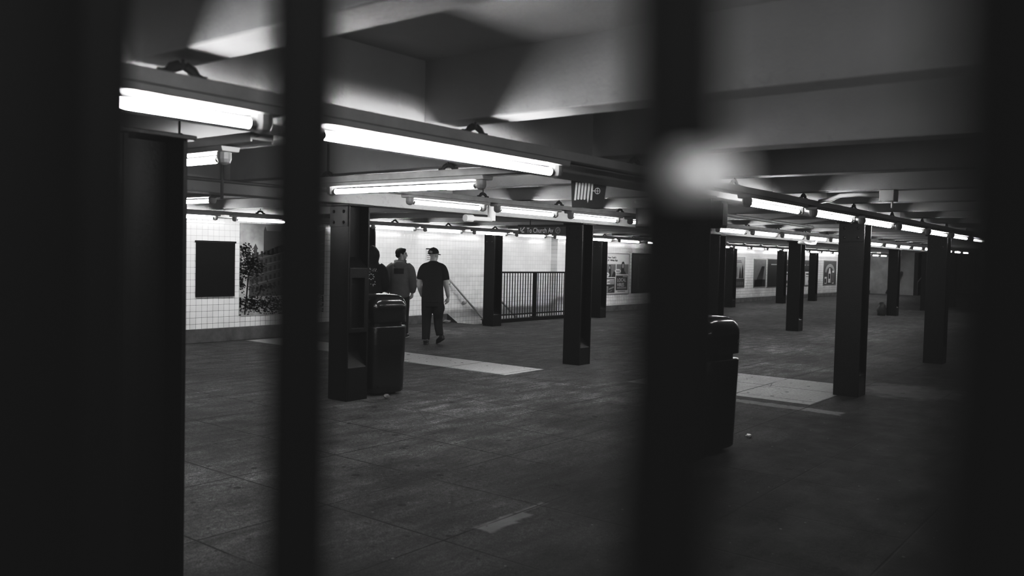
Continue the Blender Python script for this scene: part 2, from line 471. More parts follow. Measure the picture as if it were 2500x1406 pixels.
protos = {}
def lamp(x, y, zt, L, label, group, axis='x', mat='tube'):
    """single-tube fixture centred at (x, y); zt = tube centre height"""
    key = (round(L, 3), axis, round(zt, 3), mat)
    if key in protos: return copy_tree(protos[key], (x, y, zt), label, group)
    root = thing('ceiling_tube_lamp', label, 'lamp', (x, y, zt), 0 if axis == 'x' else PI / 2, group)
    h = L / 2
    bm = bmesh.new()
    prism(bm, [(-.052, .037), (-.06, .066), (.06, .066), (.052, .037)], lambda a, b: V((-h - .12, a, b)), lambda a, b: V((h + .12, a, b)))
    obj('housing', bm, M['house'], root, bevel=.004)
    bm = bmesh.new(); rod(bm, (-h, 0, 0), (h, 0, 0), .019, 16); obj('tube', bm, M[mat], root, smooth=False)
    for s in (-1, 1):
        bm = bmesh.new()
        sweep(bm, [(s * (h + .055), 0, .045), (s * (h + .055), 0, .0), (s * (h + .055), 0, -.02), (s * (h + .055), 0, -.032)], [(.038, .04), (.038, .042), (.032, .034), (.012, .012)], 12)
        ho = obj('lampholder', bm, M['holder'], root, smooth=False)
        bm = bmesh.new(); rod(bm, (s * (h - .002), 0, 0), (s * (h + .03), 0, 0), .021, 14)
        obj('tube_cap', bm, M['cap'], ho)
    protos[key] = root
    return root

ORD = ['first', 'second', 'third', 'fourth', 'fifth', 'sixth', 'seventh', 'eighth', 'ninth', 'tenth', 'eleventh', 'twelfth', 'thirteenth', 'fourteenth',
       'fifteenth', 'sixteenth', 'seventeenth', 'eighteenth', 'nineteenth', 'twentieth', 'twenty-first', 'twenty-second', 'twenty-third', 'twenty-fourth', 'twenty-fifth', 'twenty-sixth', 'twenty-seventh', 'twenty-eighth']

# right-hand rail (near strip running from upper left to far right)
s = .904
yA, zA = 2.71, 2.07
rail('long grey lamp rail running from the upper left to the far right', -3, 42, yA, zA, [6.215 + 1.54 * i for i in range(-4, 20)], ztop=ZB)
lamp(1.22, yA, zA, 1.28, 'bright lit tube at upper left, nearest lamp beside the left gate bar', 'near lamps of the long rail')
lamp((2.19 + 3.78) / 2, yA, zA, 1.56, 'longest brightest lit tube, at top centre between the two gate bars', 'near lamps of the long rail')
xs = [7.22 + (8.952 - 7.22) * i for i in range(14)]
for i, x in enumerate(xs):
    lamp((x + .6) * s, yA, zA, 1.09, 'lit tube, %s from the right gate bar on the rail over the right-hand columns' % ORD[i], 'lamps of the right-hand rail', mat='tube_dim')
# middle rail, over the middle column row
s = .855
yM, zM = 5.9, 2.113
rail('middle lamp rail with arched hangers, passing under the station signs', 5.62, 42, yM, zM, [6.98 + 1.43 * i for i in range(24)])
ms = [6.92, 8.50, 10.18, 11.87, 13.53, 15.167] + [16.864 + 1.677 * i for i in range(14)]
for i, x in enumerate(ms):
    lamp((x + .6) * s, yM, zM, .99, 'lit tube, %s from the left end of the middle rail' % ORD[i], 'lamps of the middle rail')
# rail along the tile wall
yP, zP = 12.0, 2.098
rail('far lamp rail running along the white tile wall', 4.5, 50, yP, zP, [5.4 + 1.54 * i for i in range(26)])
for x0, x1, lab in ((6.2, 7.589, 'lit tube above the black board, beside the left column'), (8.048, 9.2, 'lit tube above the building mural on the left wall')):
    lamp((x0 + x1) / 2, yP, zP, x1 - x0, lab, 'lamps over the left wall')
ps = [11.05, 12.46, 13.99, 15.49, 17.02, 18.55, 20.08] + [21.6 + 1.53 * i for i in range(18)]
for i, x in enumerate(ps):
    lamp(x + .5, yP, zP, 1.0, 'lit tube, %s rightward from the hooded person on the tile wall rail' % ORD[i], 'lamps along the tile wall')
# added fill: unseen lamp rail behind the camera, lightening shadows and the gate plate
rail('unseen lamp rail added behind the camera to carry fill lamps', -5, 5, -.42, 2.02, [-3 + 1.54 * i for i in range(6)])
for i in range(5):
    lamp(-3.7 + 1.7 * i, -.42, 2.02, 1.15, 'unseen fill tube added on the rail behind the camera position', 'fill lamps added behind the camera', mat='tube_dim')
# short cross rails at the left
rail('short cross lamp rail in the ceiling bay above the large column', 3.42, 5.9, 4.57, 2.10, [4.2, 5.55], 'y')
lamp(4.57, 4.69, 2.10, 1.5, 'lit tube on the short cross rail, in front of the large column', 'lamps on cross rails', 'y')
rail('short cross lamp rail at upper left with its end box toward the bars', 3.8, 6.0, 2.69, 2.10, [4.6], 'y')
lamp(2.69, 4.85, 2.10, 1.3, 'lit tube on the cross rail at upper left, beside the nearest column', 'lamps on cross rails', 'y')
rail('second cross lamp rail at left, farther from the bars', 7.4, 10.2, 4.93, 2.10, [8.6], 'y')
lamp(4.93, 8.6, 2.10, 1.5, 'lit tube on the second cross rail, above the black board', 'lamps on cross rails', 'y')

# ================================================================== PIPES
def pipe(name, pts, r, mat, label, cat='pipe', extra=None):
    bm = bmesh.new(); sweep(bm, pts, r, 12, (0, 0, 1)); 
    if extra: extra(bm)
    o = obj(name, bm, mat, None, smooth=True); tag(o, label, cat); return o
pipe('ceiling_conduit', [(2.64, 3.78, 2.2), (2.6, 3.3, 2.21), (2.56, 2.98, 2.215)], .011, M['conduit'], 'thin grey conduit leaving the end box of the upper left cross rail')
pipe('ceiling_conduit', [(3.0, 6.94, 2.235), (5.9, 6.94, 2.235)], .016, M['conduit'], 'thin horizontal conduit along the girder at left')
pipe('ceiling_conduit', [(4.48, 6.93, 2.45), (4.48, 6.93, 2.3), (4.48, 6.93, 2.07)], .014, M['conduit'], 'short vertical conduit on the girder at left, below the cross rail lamp')
bm = bmesh.new(); rod(bm, (0, 0, -.09), (0, 0, .12), .05, 16); rod(bm, (-.42, .05, -.075), (0, 0, -.075), .028, 12); rod(bm, (-.44, .05, -.075), (-.32, .04, -.075), .045, 12)
tag(obj('ceiling_pipe', bm, M['pipe'], None, smooth=False, loc=(8.1, 6.7, 2.13)), 'white pipe tee hanging below the middle rail beside the cap wearer', 'pipe')
pipe('ceiling_conduit', [(7.95, 2.625, 2.18), (7.87, 2.52, 2.185), (7.76, 2.38, 2.215), (7.72, 2.2, 2.22), (7.75, 2.05, 2.205)], .02, M['pipe'], 'pale bent conduit from the right-hand rail to the junction box')
bm = bmesh.new(); box(bm, -.075, .075, -.06, .06, -.095, 0); rod(bm, (.04, -.02, -.15), (.04, -.02, -.095), .01, 8)
tag(obj('ceiling_junction_box', bm, M['rail'], None, bevel=.006, loc=(7.78, 1.98, 2.25)), 'grey junction box under a ceiling beam at upper right', 'box')
pipe('ceiling_conduit', [(17.6, 6.0, 2.27), (18.0, 6.2, 2.37), (18.8, 6.6, 2.43), (19.6, 6.9, 2.44)], .03, M['conduit'], 'dark curved conduit arching over the middle rail')
pipe('ceiling_conduit', [(17.0, 6.0, 2.03), (17.6, 6.0, 2.01), (18.1, 6.05, 2.03), (18.35, 6.1, 2.12)], .03, M['pipe'], 'white curved conduit under the middle rail at right')
pipe('ceiling_pipe', [(8.0, 4.6, 2.225), (14.5, 4.9, 2.225)], .025, M['pipe'], 'pale pipe below the beams between the right and middle rails')

# ================================================================== TRASH CANS
def rrect(w, d, r, n=6):
    pts = []
    for (cx, cy, a0) in ((w - r, d - r, 0), (-w + r, d - r, 90), (-w + r, -d + r, 180), (w - r, -d + r, 270)):
        for i in range(n + 1):
            a = math.radians(a0 + 90 * i / n); pts.append((cx + r * math.cos(a), cy + r * math.sin(a)))
    return pts
def shell(bm, levels, w=.25, r=.11):
    rings = []
    for (z, k) in levels: rings.append([bm.verts.new((x, y, z)) for (x, y) in rrect(w * k, w * k, min(r, w * k * .98))])
    n = len(rings[0])
    for a, b in zip(rings, rings[1:]):
        for i in range(n): bm.faces.new((a[i], a[(i + 1) % n], b[(i + 1) % n], b[i]))
    bm.faces.new(rings[0][::-1]); bm.faces.new(rings[-1])
def trash_can(loc, rz, label):
    root = thing('trash_can', label, 'trash can', loc, rz)
    bm = bmesh.new(); shell(bm, [(.03, .88), (.045, .93), (.12, .94), (.77, 1.0), (.785, .99), (.785, .9)]); obj('drum', bm, M['bin'], root, smooth=True)
    bm = bmesh.new(); shell(bm, [(.78, .86), (.84, .86)]); obj('collar', bm, M['steel'], root)
    bm = bmesh.new(); shell(bm, [(.83, .88), (.83, 1.0), (1.0, 1.0), (1.03, .99), (1.065, .955), (1.095, .895), (1.118, .81), (1.132, .7), (1.14, .5), (1.143, .2)])
    obj('hood', bm, M['bin'], root, smooth=True)
    for (a, b) in ((-.12, -.12), (.12, -.12), (-.12, .12), (.12, .12)):
        bm = bmesh.new(); rod(bm, (a, b, 0), (a, b, .08), .03, 10); obj('foot', bm, M['steel'], root)
    return root
b1 = trash_can((6.69, 7.17, 0), -.18, 'glossy black hooded trash can in front of the three people')
b2 = trash_can((6.675, 3.15, 0), -.12, 'glossy black hooded trash can at right, half hidden by the right gate bar')
text_mesh('lettering', 'S', .06, M['white'], b2, frame((.17, -.2515, .9), (1, 0, 0)))
bpy.context.view_layer.update()

# ================================================================== RAILING, HANDRAIL
root = thing('stair_railing', 'black metal picket railing around the stair opening', 'railing', (15.3, 12.78, 0))
L = 4.3
bm = bmesh.new(); box(bm, -.05, L, -.03, .03, 1.2, 1.24); obj('top_rail', bm, M['steel'], root, bevel=.005)
bm = bmesh.new(); box(bm, -.05, L, -.02, .02, .17, .2); obj('bottom_rail', bm, M['steel'], root)
bm = bmesh.new(); box(bm, -.05, L + .1, -.06, .06, 0, .09); obj('curb', bm, M['steel'], root, bevel=.01)
np_ = 40
bm0 = bmesh.new(); rod(bm0, (0, 0, .09), (0, 0, 1.2), .011, 8)
pk = obj('picket', bm0, M['steel'], root)
pk.location.x = .06
for i in range(1, np_):
    if abs(i * .106 + .06 - 1.95) < .05: continue
    c = pk.copy(); COL.objects.link(c); c.parent = root; c.location = (.06 + i * .106, 0, 0)
for px_ in (.0, 1.95, 4.2):
    bm = bmesh.new(); box(bm, px_ - .035, px_ + .035, -.035, .035, .05, 1.28 if px_ == 0 else 1.22); box(bm, px_ - .08, px_ + .08, -.07, .07, .09, .11)
    obj('post', bm, M['steel'], root, bevel=.004)
root = thing('handrail', 'pale sloping handrail on the tile wall going down the stairs', 'handrail', (0, 0, 0))
bm = bmesh.new(); hp = [(14.8, WY - .10, 1.11), (14.82, WY - .10, 1.1), (15.26, WY - .10, .76), (16.27, WY - .10, -.03), (18.4, WY - .10, -1.69)]
sweep(bm, hp[1:], .024, 12, (0, 1, 0)); obj('rail_pipe', bm, M['pipe'], root, smooth=True)
for (x, z) in ((14.95, 1.0), (15.55, .53), (16.8, -.44)):
    bm = bmesh.new(); rod(bm, (x, WY - .10, z - .03), (x, WY - .10, z - .09), .012, 8); rod(bm, (x, WY - .10, z - .09), (x, WY, z - .09), .012, 8); rod(bm, (x, WY - .012, z - .09), (x, WY, z - .09), .045, 12)
    obj('bracket', bm, M['pipe'], root)
root = thing('handrail', 'second pale handrail behind the railing pickets, on the near stair wall', 'handrail', (0, 0, 0))
bm = bmesh.new(); sweep(bm, [(15.75, SY0 + .08, .62), (16.1, SY0 + .08, .5), (18.6, SY0 + .08, -1.2)], .026, 12, (0, 1, 0)); obj('rail_pipe', bm, M['pipe'], root, smooth=True)
for (x, z) in ((16.1, .5), (17.0, -.11)):
    bm = bmesh.new(); rod(bm, (x, SY0 + .08, z - .02), (x, SY0 + .08, -1.5), .012, 8); obj('support', bm, M['pipe'], root)

# ================================================================== SIGNS
# station direction sign
root = thing('station_sign', 'black hanging sign reading To Church Av with an arrow and G disc', 'sign', (12.0, 0, 0))
y0, y1 = 9.30, 7.85; z0, z1 = 2.005, 2.175
bm = bmesh.new(); box(bm, 0, .05, y1, y0, z0, z1 - .03); obj('sign_panel', bm, M['signblack'], root, bevel=.003)
bm = bmesh.new(); box(bm, -.01, .06, y1 - .02, y0 + .005, z1 - .03, z1); obj('top_bar', bm, M['steel'], root, bevel=.003)
for yy in (9.05, 8.1):
    bm = bmesh.new(); rod(bm, (.025, yy, z1), (.025, yy, ZC), .01, 8); obj('hanger', bm, M['hang'], root)
text_mesh('lettering', 'To Church Av', .125, M['signwhite'], root, frame((-.001, 9.105, 2.035), (0, -1, 0)), sx=.785, bold=.0016)
bm = bmesh.new()   # arrow down-left, in sign coordinates (a to the right, b up)
def S(a, b): return V((-.0015, 9.27 - a, 2.02 + b))
quad(bm, S(.02, .015), S(.11, .015), S(.11, .036), S(.02, .036)); quad(bm, S(.02, .015), S(.041, .015), S(.041, .105), S(.02, .105))
quad(bm, S(.035, .045), S(.052, .03), S(.125, .105), S(.108, .12))
obj('arrow', bm, M['signwhite'], root)
bm = bmesh.new(); bmesh.ops.create_circle(bm, cap_ends=True, segments=32, radius=.057, matrix=Matrix.Translation((-.0015, 8.43, 2.075)) @ Matrix.Rotation(-PI / 2, 4, 'Y'))
g = obj('route_disc', bm, M['gray'], root)
text_mesh('route_letter', 'G', .095, M['signblack'], g, frame((-.003, 8.43, 2.042), (0, -1, 0)), align='CENTER', bold=.002)
# pictogram sign under the near rail
o = V((5.30, 3.60, 1.985)); R = V((.40, -.62, 0)).normalized(); N = R.cross(V((0, 0, 1)))
root = thing('pictogram_sign', 'dark tapering hanging sign with white upright bars and a crossed circle', 'sign', o, math.atan2(R.y, R.x))
W = .235; Hh = .24; kx = .235 / .262   # local: x right, z up, front faces -y
def P2(a, b, y=-.004):   # a, b in zoom-crop units (origin at lower-left corner of the sign)
    return V(((a - 845) / 262 * W, y, (303 - b) / 240 * .205))
bm = bmesh.new()
pr = [P2(845, 303), P2(1105, 305), P2(1135, 60), P2(832, 40)]
f = [bm.verts.new(p + V((0, .0, 0))) for p in pr]; b_ = [bm.verts.new(p + V((0, .03, 0))) for p in pr]
bm.faces.new(f); bm.faces.new(b_[::-1])
for i in range(4): bm.faces.new((f[i], b_[i], b_[(i + 1) % 4], f[(i + 1) % 4]))
bmesh.ops.recalc_face_normals(bm, faces=bm.faces[:])
obj('sign_panel', bm, M['signblack'], root)
bm = bmesh.new()
def bar(x0t, x0b, w, top, bot, style):
    pts = [(x0b, bot), (x0b + w, bot), (x0t + w, top), (x0t, top)]
    if style == 'round':
        pts = []
        for i in range(9): a = PI + PI * i / 8; pts.append((x0b + w / 2 + w / 2 * math.cos(a), bot - w / 2 - w / 2 * math.sin(a)))
        for i in range(9): a = PI * i / 8; pts.append((x0t + w / 2 + w / 2 * math.cos(a), top + w / 2 - w / 2 * math.sin(a)))
    if style == 'point':
        pts = [(x0b, bot - 40), (x0b + 5, bot - 12), (x0b + w / 2, bot + 8), (x0b + w - 5, bot - 12), (x0b + w, bot - 40)]
        for i in range(9): a = PI * i / 8; pts.append((x0t + w / 2 + w / 2 * math.cos(a), top + w / 2 - w / 2 * math.sin(a)))
    bm.faces.new([bm.verts.new(P2(a, b, -.007)) for (a, b) in pts])
bar(872, 862, 17, 85, 243, 'flat')
for i, a in enumerate((896, 922, 948)): bar(a, a - 9, 19, 87, 238, 'round')
bar(976, 967, 19, 84, 258, 'point'); bar(1003, 996, 17, 86, 240, 'flat')
bm.faces.new([bm.verts.new(P2(a, b, -.007)) for a, b in ((1017, 161), (1034, 161), (1034, 155), (1017, 155))])
for i in range(28):
    a0, a1 = 2 * PI * i / 28, 2 * PI * (i + 1) / 28
    ring = lambda a, r: P2(1055 + r * math.cos(a), 158 - r * 1.18 * math.sin(a), -.007)
    quad(bm, ring(a0, 19), ring(a0, 24), ring(a1, 24), ring(a1, 19))
for w_, h_ in ((20, 2.4), (2.4, 24)):
    quad(bm, P2(1055 - w_, 158 + h_, -.0075), P2(1055 + w_, 158 + h_, -.0075), P2(1055 + w_, 158 - h_, -.0075), P2(1055 - w_, 158 - h_, -.0075))
bmesh.ops.recalc_face_normals(bm, faces=bm.faces[:])
obj('pictogram', bm, M['signwhite'], root)
for a in (880, 1090):
    bm = bmesh.new(); p = P2(a, 55, .015); rod(bm, p, p + V((0, 0, ZC - o.z - p.z)), .006, 8); obj('hanger', bm, M['hang'], root)

# alarm box on the column and loudspeaker box by the rail end
root = thing('alarm_box', 'dark metal box mounted on the column above the right trash can', 'box', (6.346, 2.98, 1.87))
bm = bmesh.new(); box(bm, 0, .125, -.11, .12, 0, .215); obj('case', bm, M['boxgray'], root, bevel=.012)
bm = bmesh.new(); box(bm, .015, .11, -.116, -.11, .02, .195); obj('door', bm, M['boxgray'], root, bevel=.004)
root = thing('speaker_box', 'dark box hanging beyond the middle rail, against the right gate bar', 'box', (9.85, 5.62, 2.03))
bm = bmesh.new(); box(bm, 0, .4, -.3, .05, 0, .29); obj('case', bm, M['steel'], root, bevel=.012)
bm = bmesh.new(); box(bm, -.006, 0, -.26, .01, .04, .25); obj('grille', bm, M['signblack'], root)
bm = bmesh.new(); rod(bm, (.2, -.12, .29), (.2, -.12, ZC - 2.03), .014, 8); obj('hanger', bm, M['hang'], root)

# ================================================================== BOARDS, MURAL, POSTERS   (local x along the wall, y = 0 the wall, z up)
root = thing('notice_board', 'blank black board on the white tile wall at left', 'board', (7.98, 13.1, .79))
bm = bmesh.new(); box(bm, 0, .74, -.035, 0, 0, .96); obj('board_panel', bm, M['matblack'], root, bevel=.004)
bm = bmesh.new(); box(bm, -.02, .76, -.045, 0, .93, .965); obj('top_rail', bm, M['board'], root, bevel=.004)

def flat(bm, pts, y):
    f = bm.faces.new([bm.verts.new((a, y, b)) for a, b in pts]); f.normal_update()
    if f.normal.y > 0: f.normal_flip()
def panel(name, loc, w, h, label, base, border=None, cat='poster'):
    r = thing(name, label, cat, loc)
    bm = bmesh.new(); box(bm, 0, w, -.012, 0, 0, h); obj('backing', bm, base, r)
    if border:
        t = .03
        bm = bmesh.new()
        box(bm, -t, w + t, -.02, 0, -t, 0); box(bm, -t, w + t, -.02, 0, h, h + t); box(bm, -t, 0, -.02, 0, 0, h); box(bm, w, w + t, -.02, 0, 0, h)
        obj('frame', bm, border, r, bevel=.003)
    return r
def shape(r, name, polys, mat, y=-.014):
    bm = bmesh.new()
    for p in polys: flat(bm, p, y)
    return obj(name, bm, mat, r)
def rect(x0, x1, z0, z1): return [(x0, z0), (x1, z0), (x1, z1), (x0, z1)]
def ell(cx, cz, rx, rz, n=20): return [(cx + rx * math.cos(2 * PI * i / n), cz + rz * math.sin(2 * PI * i / n)) for i in range(n)]

# mural of an old turreted building behind trees
r = panel('wall_mural', (8.83, 13.1, .43), 1.9, 1.66, 'large grey photo mural of an old building with turrets and trees', M['sky'], None, 'mural')
bld = [[(.2, .35), (.2, 1.0), (.4, 1.1), (.4, .35)], [(.4, .35), (1.9, .35), (1.9, 1.62), (.9, 1.3), (.4, 1.1)], rect(.29, .36, .95, 1.2), [(.27, 1.2), (.325, 1.3), (.38, 1.2)], rect(.17, .23, .9, 1.06), [(.15, 1.06), (.2, 1.15), (.25, 1.06)],
       rect(.50, .95, 1.1, 1.54), [(.5, 1.54), (.53, 1.62), (.56, 1.54)], [(.88, 1.54), (.92, 1.64), (.96, 1.54)], rect(1.1, 1.7, 1.3, 1.62)]
shape(r, 'building_print', bld, M['ink2'], -.0135)
wins = []
for row in range(5):
    for cidx in range(12):
        x = .25 + cidx * .095; z = .42 + row * .155 + cidx * .02
        if x < 1.85: wins.append(rect(x, x + .045, z, z + .085))
shape(r, 'window_print', wins, M['ink0'], -.0145)
corn = [[(.2, z), (.4, z + .04), (1.9, z + .36), (1.9, z + .372), (.4, z + .052), (.2, z + .012)] for z in (.54, .7, .85, .99)]
shape(r, 'cornice_print', corn, M['ink4'], -.0142)
leaf = []; rnd = random.Random(3)
for (cx, cz, sx, sz, n) in ((.12, 1.16, .12, .12, 120), (.25, .95, .2, .14, 260), (.18, .8, .2, .14, 200), (.42, .85, .1, .12, 90), (.3, .22, .4, .12, 420), (.85, .18, .5, .15, 420), (.5, .5, .3, .1, 120), (1.45, .25, .5, .25, 300), (.04, .55, .06, .12, 50)):
    for i in range(n):
        a = rnd.gauss(cx, sx * .6); b = rnd.gauss(cz, sz * .6)
        a = min(max(a, .02), 1.87); b = min(max(b, .02), 1.62); q = rnd.uniform(.012, .03); th = rnd.uniform(0, PI)
        P_ = [(a + q * math.cos(th + k * PI / 2 + .3 * (k % 2)), b + q * .6 * math.sin(th + k * PI / 2)) for k in range(4)]
        leaf.append([(min(max(x, .002), 1.895), min(max(z, .002), 1.655)) for x, z in P_])
leaf.append([(.10, .02), (.13, .02), (.2, .7), (.28, .95), (.17, .75)])
shape(r, 'tree_print', leaf, M['ink0'], -.0155)

# hiring poster
r = panel('hiring_poster', (21.75, WY - .1, .54), 1.55, 1.22, 'pale job poster reading New York\'s #1 Hiring App and LOCAL HIRES', M['white'], M['ink5'])
def A(a, b): return ((a - 150) / 440 * 1.36 + .19, (1045 - b) / 730 * 1.19 + .02)
def AR(x0, x1, b0, b1): return [A(x0, b0), A(x1, b0), A(x1, b1), A(x0, b1)]
shape(r, 'photo_panel', [AR(60, 328, 745, 500), AR(345, 578, 690, 500)], M['ink4'])
shape(r, 'speech_panel', [AR(60, 318, 1040, 765), AR(340, 570, 995, 715)], M['ink1'])
shape(r, 'person_print', [[A(430, 690), A(440, 500), A(455, 455), A(480, 450), A(498, 480), A(495, 620), A(540, 690)], [A(200, 740), A(205, 520), A(228, 515), A(240, 560), A(240, 740)], [A(255, 740), A(290, 640), A(325, 620), A(325, 740)]], M['ink0'], -.0145)
shape(r, 'face_print', [[A(448, 560), A(452, 490), A(485, 490), A(488, 560), A(470, 580)], [A(205, 590), A(208, 540), A(225, 540), A(226, 590)]], M['ink5'], -.015)
shape(r, 'speech_bubble', [[A(372 + 62 * math.cos(i * PI / 10), 632 + 42 * math.sin(i * PI / 10)) for i in range(20)], [A(165 + 48 * math.cos(i * PI / 10), 700 + 45 * math.sin(i * PI / 10)) for i in range(20)], AR(70, 308, 880, 785)], M['white'], -.0155)
shape(r, 'line_print', [AR(215, 305, 812, 803), AR(180, 305, 832, 823), AR(170, 305, 852, 843), AR(225, 305, 872, 863), AR(330, 415, 630, 622), AR(345, 410, 648, 640), AR(140, 190, 700, 692)], M['ink2'], -.0162)
shape(r, 'caption_print', [AR(360, 545, 965, 938), AR(470, 560, 748, 722), AR(375, 525, 1030, 1008), [A(205, 985), A(210, 955), A(300, 915), A(305, 950)], [A(215, 1010), A(270, 990), A(272, 1004), A(220, 1022)], [A(152, 1030), A(152, 905), A(198, 915), A(195, 1035)]], M['ink5'], -.0148)
text_mesh('headline', "New York's\n#1 Hiring App", .082, M['ink0'], r, frame((*A(175, 392)[:1], -.0145, A(175, 392)[1]), (1, 0, 0)), bold=.001, sx=1.22)
text_mesh('slogan', 'LOCAL\nHIRES', .15, M['white'], r, frame((A(362, 835)[0], -.0165, A(362, 832)[1]), (1, 0, 0)), bold=.003, sx=1.12)
# dark neighbouring board
r = panel('dark_poster', (23.52, WY - .1, .56), 2.2, 1.22, 'dark poster beside the job poster, next to the right gate bar', M['ink0'], M['matblack'])
shape(r, 'shape_print', [[(.4, .95), (1.0, .95), (1.0, 1.15), (.4, 1.15)], ell(.62, .6, .18, .12), [(.35, .1), (.45, .1), (.45, .8), (.35, .9)]], M['ink1'])
shape(r, 'head_print', [[(.45, .95), (.55, 1.05), (.8, 1.12), (1.02, 1.1), (1.02, .6), (.5, .55)]], M['ink0'], -.0145)

# far posters
r = panel('figure_poster', (31.25, WY - .1, .6), 1.15, 1.2, 'tall pale poster with two dark slim figures above a dark band', M['ink5'], M['ink5'])
shape(r, 'band_print', [rect(0, 1.15, 0, .34)], M['ink1'])
shape(r, 'figure_print', [[(.62, .36), (.66, .6), (.72, .82), (.78, .6), (.82, .36)], [(.84, .36), (.88, .7), (.95, .92), (1.02, .7), (1.05, .36)]], M['ink0'], -.015)
shape(r, 'text_print', [rect(.14, .45, .42 + i * .045, .445 + i * .045) for i in range(9)] + [rect(.3, .85, .98, 1.01), rect(.35, .8, 1.04, 1.07)] + [rect(.1 + i * .2, .24 + i * .2, .08, .22) for i in range(5)], M['ink3'], -.016)
r = panel('road_poster', (33.4, WY - .1, .6), 1.25, 1.12, 'poster of curving dark stripes beside the first service notice', M['ink4'], M['ink5'])
shape(r, 'stripe_print', [[(.0 + i * .18, 0), (.1 + i * .18, 0), (.9 + i * .05, .85), (.8 + i * .05, .85)] for i in range(5)] + [rect(.0, 1.2, .0, .3)], M['ink0'])
for nm, x, w, lab in (('service_notice', 34.85, 2.6, 'black service notice with a white inset, left of the distant column'), ('service_notice', 38.4, 2.5, 'black service notice with a white inset, right of the distant column')):
    r = panel(nm, (x, WY - .1, .57), w, 1.18, lab, M['ink0'], M['ink5'])
    shape(r, 'inset_panel', [rect(w * .42, w * .96, .03, .66)], M['white'])
    shape(r, 'title_print', [rect(w * .14, w * .45, .94, .99), rect(w * .52, w * .9, .95, .98)], M['ink5'])
    shape(r, 'text_print', [rect(w * .47, w * .9, .52, .58), rect(w * .47, w * .7, .42, .44), rect(w * .6, w * .72, .14, .26), rect(w * .82, w * .9, .14, .26)], M['ink1'], -.016)
r = panel('bottle_poster', (42.1, WY - .1, .58), 1.9, 1.18, 'dark poster with tall pale bottle shapes under an arch', M['ink2'], M['ink5'])
shape(r, 'arch_print', [[(.95 + .75 * math.cos(PI * i / 10), .62 + .42 * math.sin(PI * i / 10)) for i in range(11)] + [(.95 + .5 * math.cos(PI * i / 10), .6 + .28 * math.sin(PI * i / 10)) for i in range(10, -1, -1)]], M['ink5'])
shape(r, 'bottle_print', [[(.7, .1), (1.1, .1), (1.1, .6), (1.0, .75), (1.0, .82), (.8, .82), (.8, .75), (.7, .6)], rect(1.3, 1.6, .05, .7), rect(.15, .5, .05, .4)], M['white'], -.015)
shape(r, 'label_print', [rect(.78, 1.02, .3, .55), rect(1.36, 1.54, .1, .6), rect(.2, .4, .1, .3)], M['ink0'], -.016)
r = panel('wall_mounted_notice', (14.2, WY, 1.45), .24, .3, 'small pale notice with a black top strip behind the cap wearer', M['white'], None, 'notice')
shape(r, 'strip_print', [rect(-.01, .24, .275, .305)], M['ink0']); shape(r, 'text_print', [rect(.03, .2, .03 + .045 * i, .05 + .045 * i) for i in range(5)], M['ink4'])
r = panel('dark_poster', (57.98, 7.5, .55), .01, .01, 'small dark poster on the far end wall', M['ink0'])
bpy.data.objects.remove(r.children[0]); r.location = (58, 0, 0)
bm = bmesh.new(); box(bm, -.03, 0, 8.0, 9.6, .5, 1.8); obj('backing', bm, M['ink0'], r)
bm = bmesh.new(); box(bm, -.034, -.03, 8.2, 8.7, .7, 1.5); obj('picture_print', bm, M['ink1'], r)

# ================================================================== LOOSE THINGS
def crumple(name, loc, s, label, seed, mat='litter'):
    rd = random.Random(seed); bm = bmesh.new()
    bmesh.ops.create_icosphere(bm, subdivisions=2, radius=1)
    for v in bm.verts: v.co = V((v.co.x * s[0], v.co.y * s[1], v.co.z * s[2])) * rd.uniform(.65, 1.1)
    zmin = min(v.co.z for v in bm.verts)
    for v in bm.verts: v.co.z -= zmin
    tag(obj(name, bm, M[mat], loc=loc), label, 'litter')
crumple('crumpled_paper', (7.42, 3.02, 0), (.045, .03, .015), 'white scrap of crumpled paper on the floor right of the right trash can', 1)
crumple('crumpled_paper', (6.45, 6.78, 0), (.045, .03, .03), 'pale litter lying under the left trash can', 2, 'ink4')
crumple('crumpled_rag', (14.75, WY - .2, 0), (.13, .06, .045), 'white rag on the floor at the head of the stairs', 3, 'ink5')
bm = bmesh.new(); ball(bm, (0, 0, .16), .15, .13, .27, 16, 10)
for v in bm.verts:
    v.co += V((random.uniform(-.03, .03), random.uniform(-.03, .03), 0)); v.co.z = max(0, v.co.z)
tag(obj('sack', bm, M['sack'], smooth=True, loc=(28.6, 7.36, 0)), 'grey sack slumped at the foot of a distant column', 'sack')
for i, (dy, lab) in enumerate(((0, 'long thin plank leaning on the far end wall'), (.28, 'second thin plank leaning beside the first on the far end wall'))):
    bm = bmesh.new(); box(bm, -.02, .02, -.06, .06, 0, 1.35); bmesh.ops.rotate(bm, verts=bm.verts[:], matrix=Matrix.Rotation(.35, 3, 'X') @ Matrix.Rotation(.1, 3, 'Y'))
    tag(obj('plank', bm, M['plank'], loc=(49.95, 12.35 + dy, .03)), lab, 'plank')
bm = bmesh.new(); rod(bm, (49.8, 11.0, .75), (49.8, 10.3, 1.7), .03, 8); rod(bm, (49.8, 11.0, .0), (49.8, 11.0, .75), .02, 8); rod(bm, (49.8, 10.3, .0), (49.8, 10.3, 1.7), .02, 8)
tag(obj('handrail', bm, M['conduit']), 'dim sloping handrail in the dark opening at the far end', 'handrail')

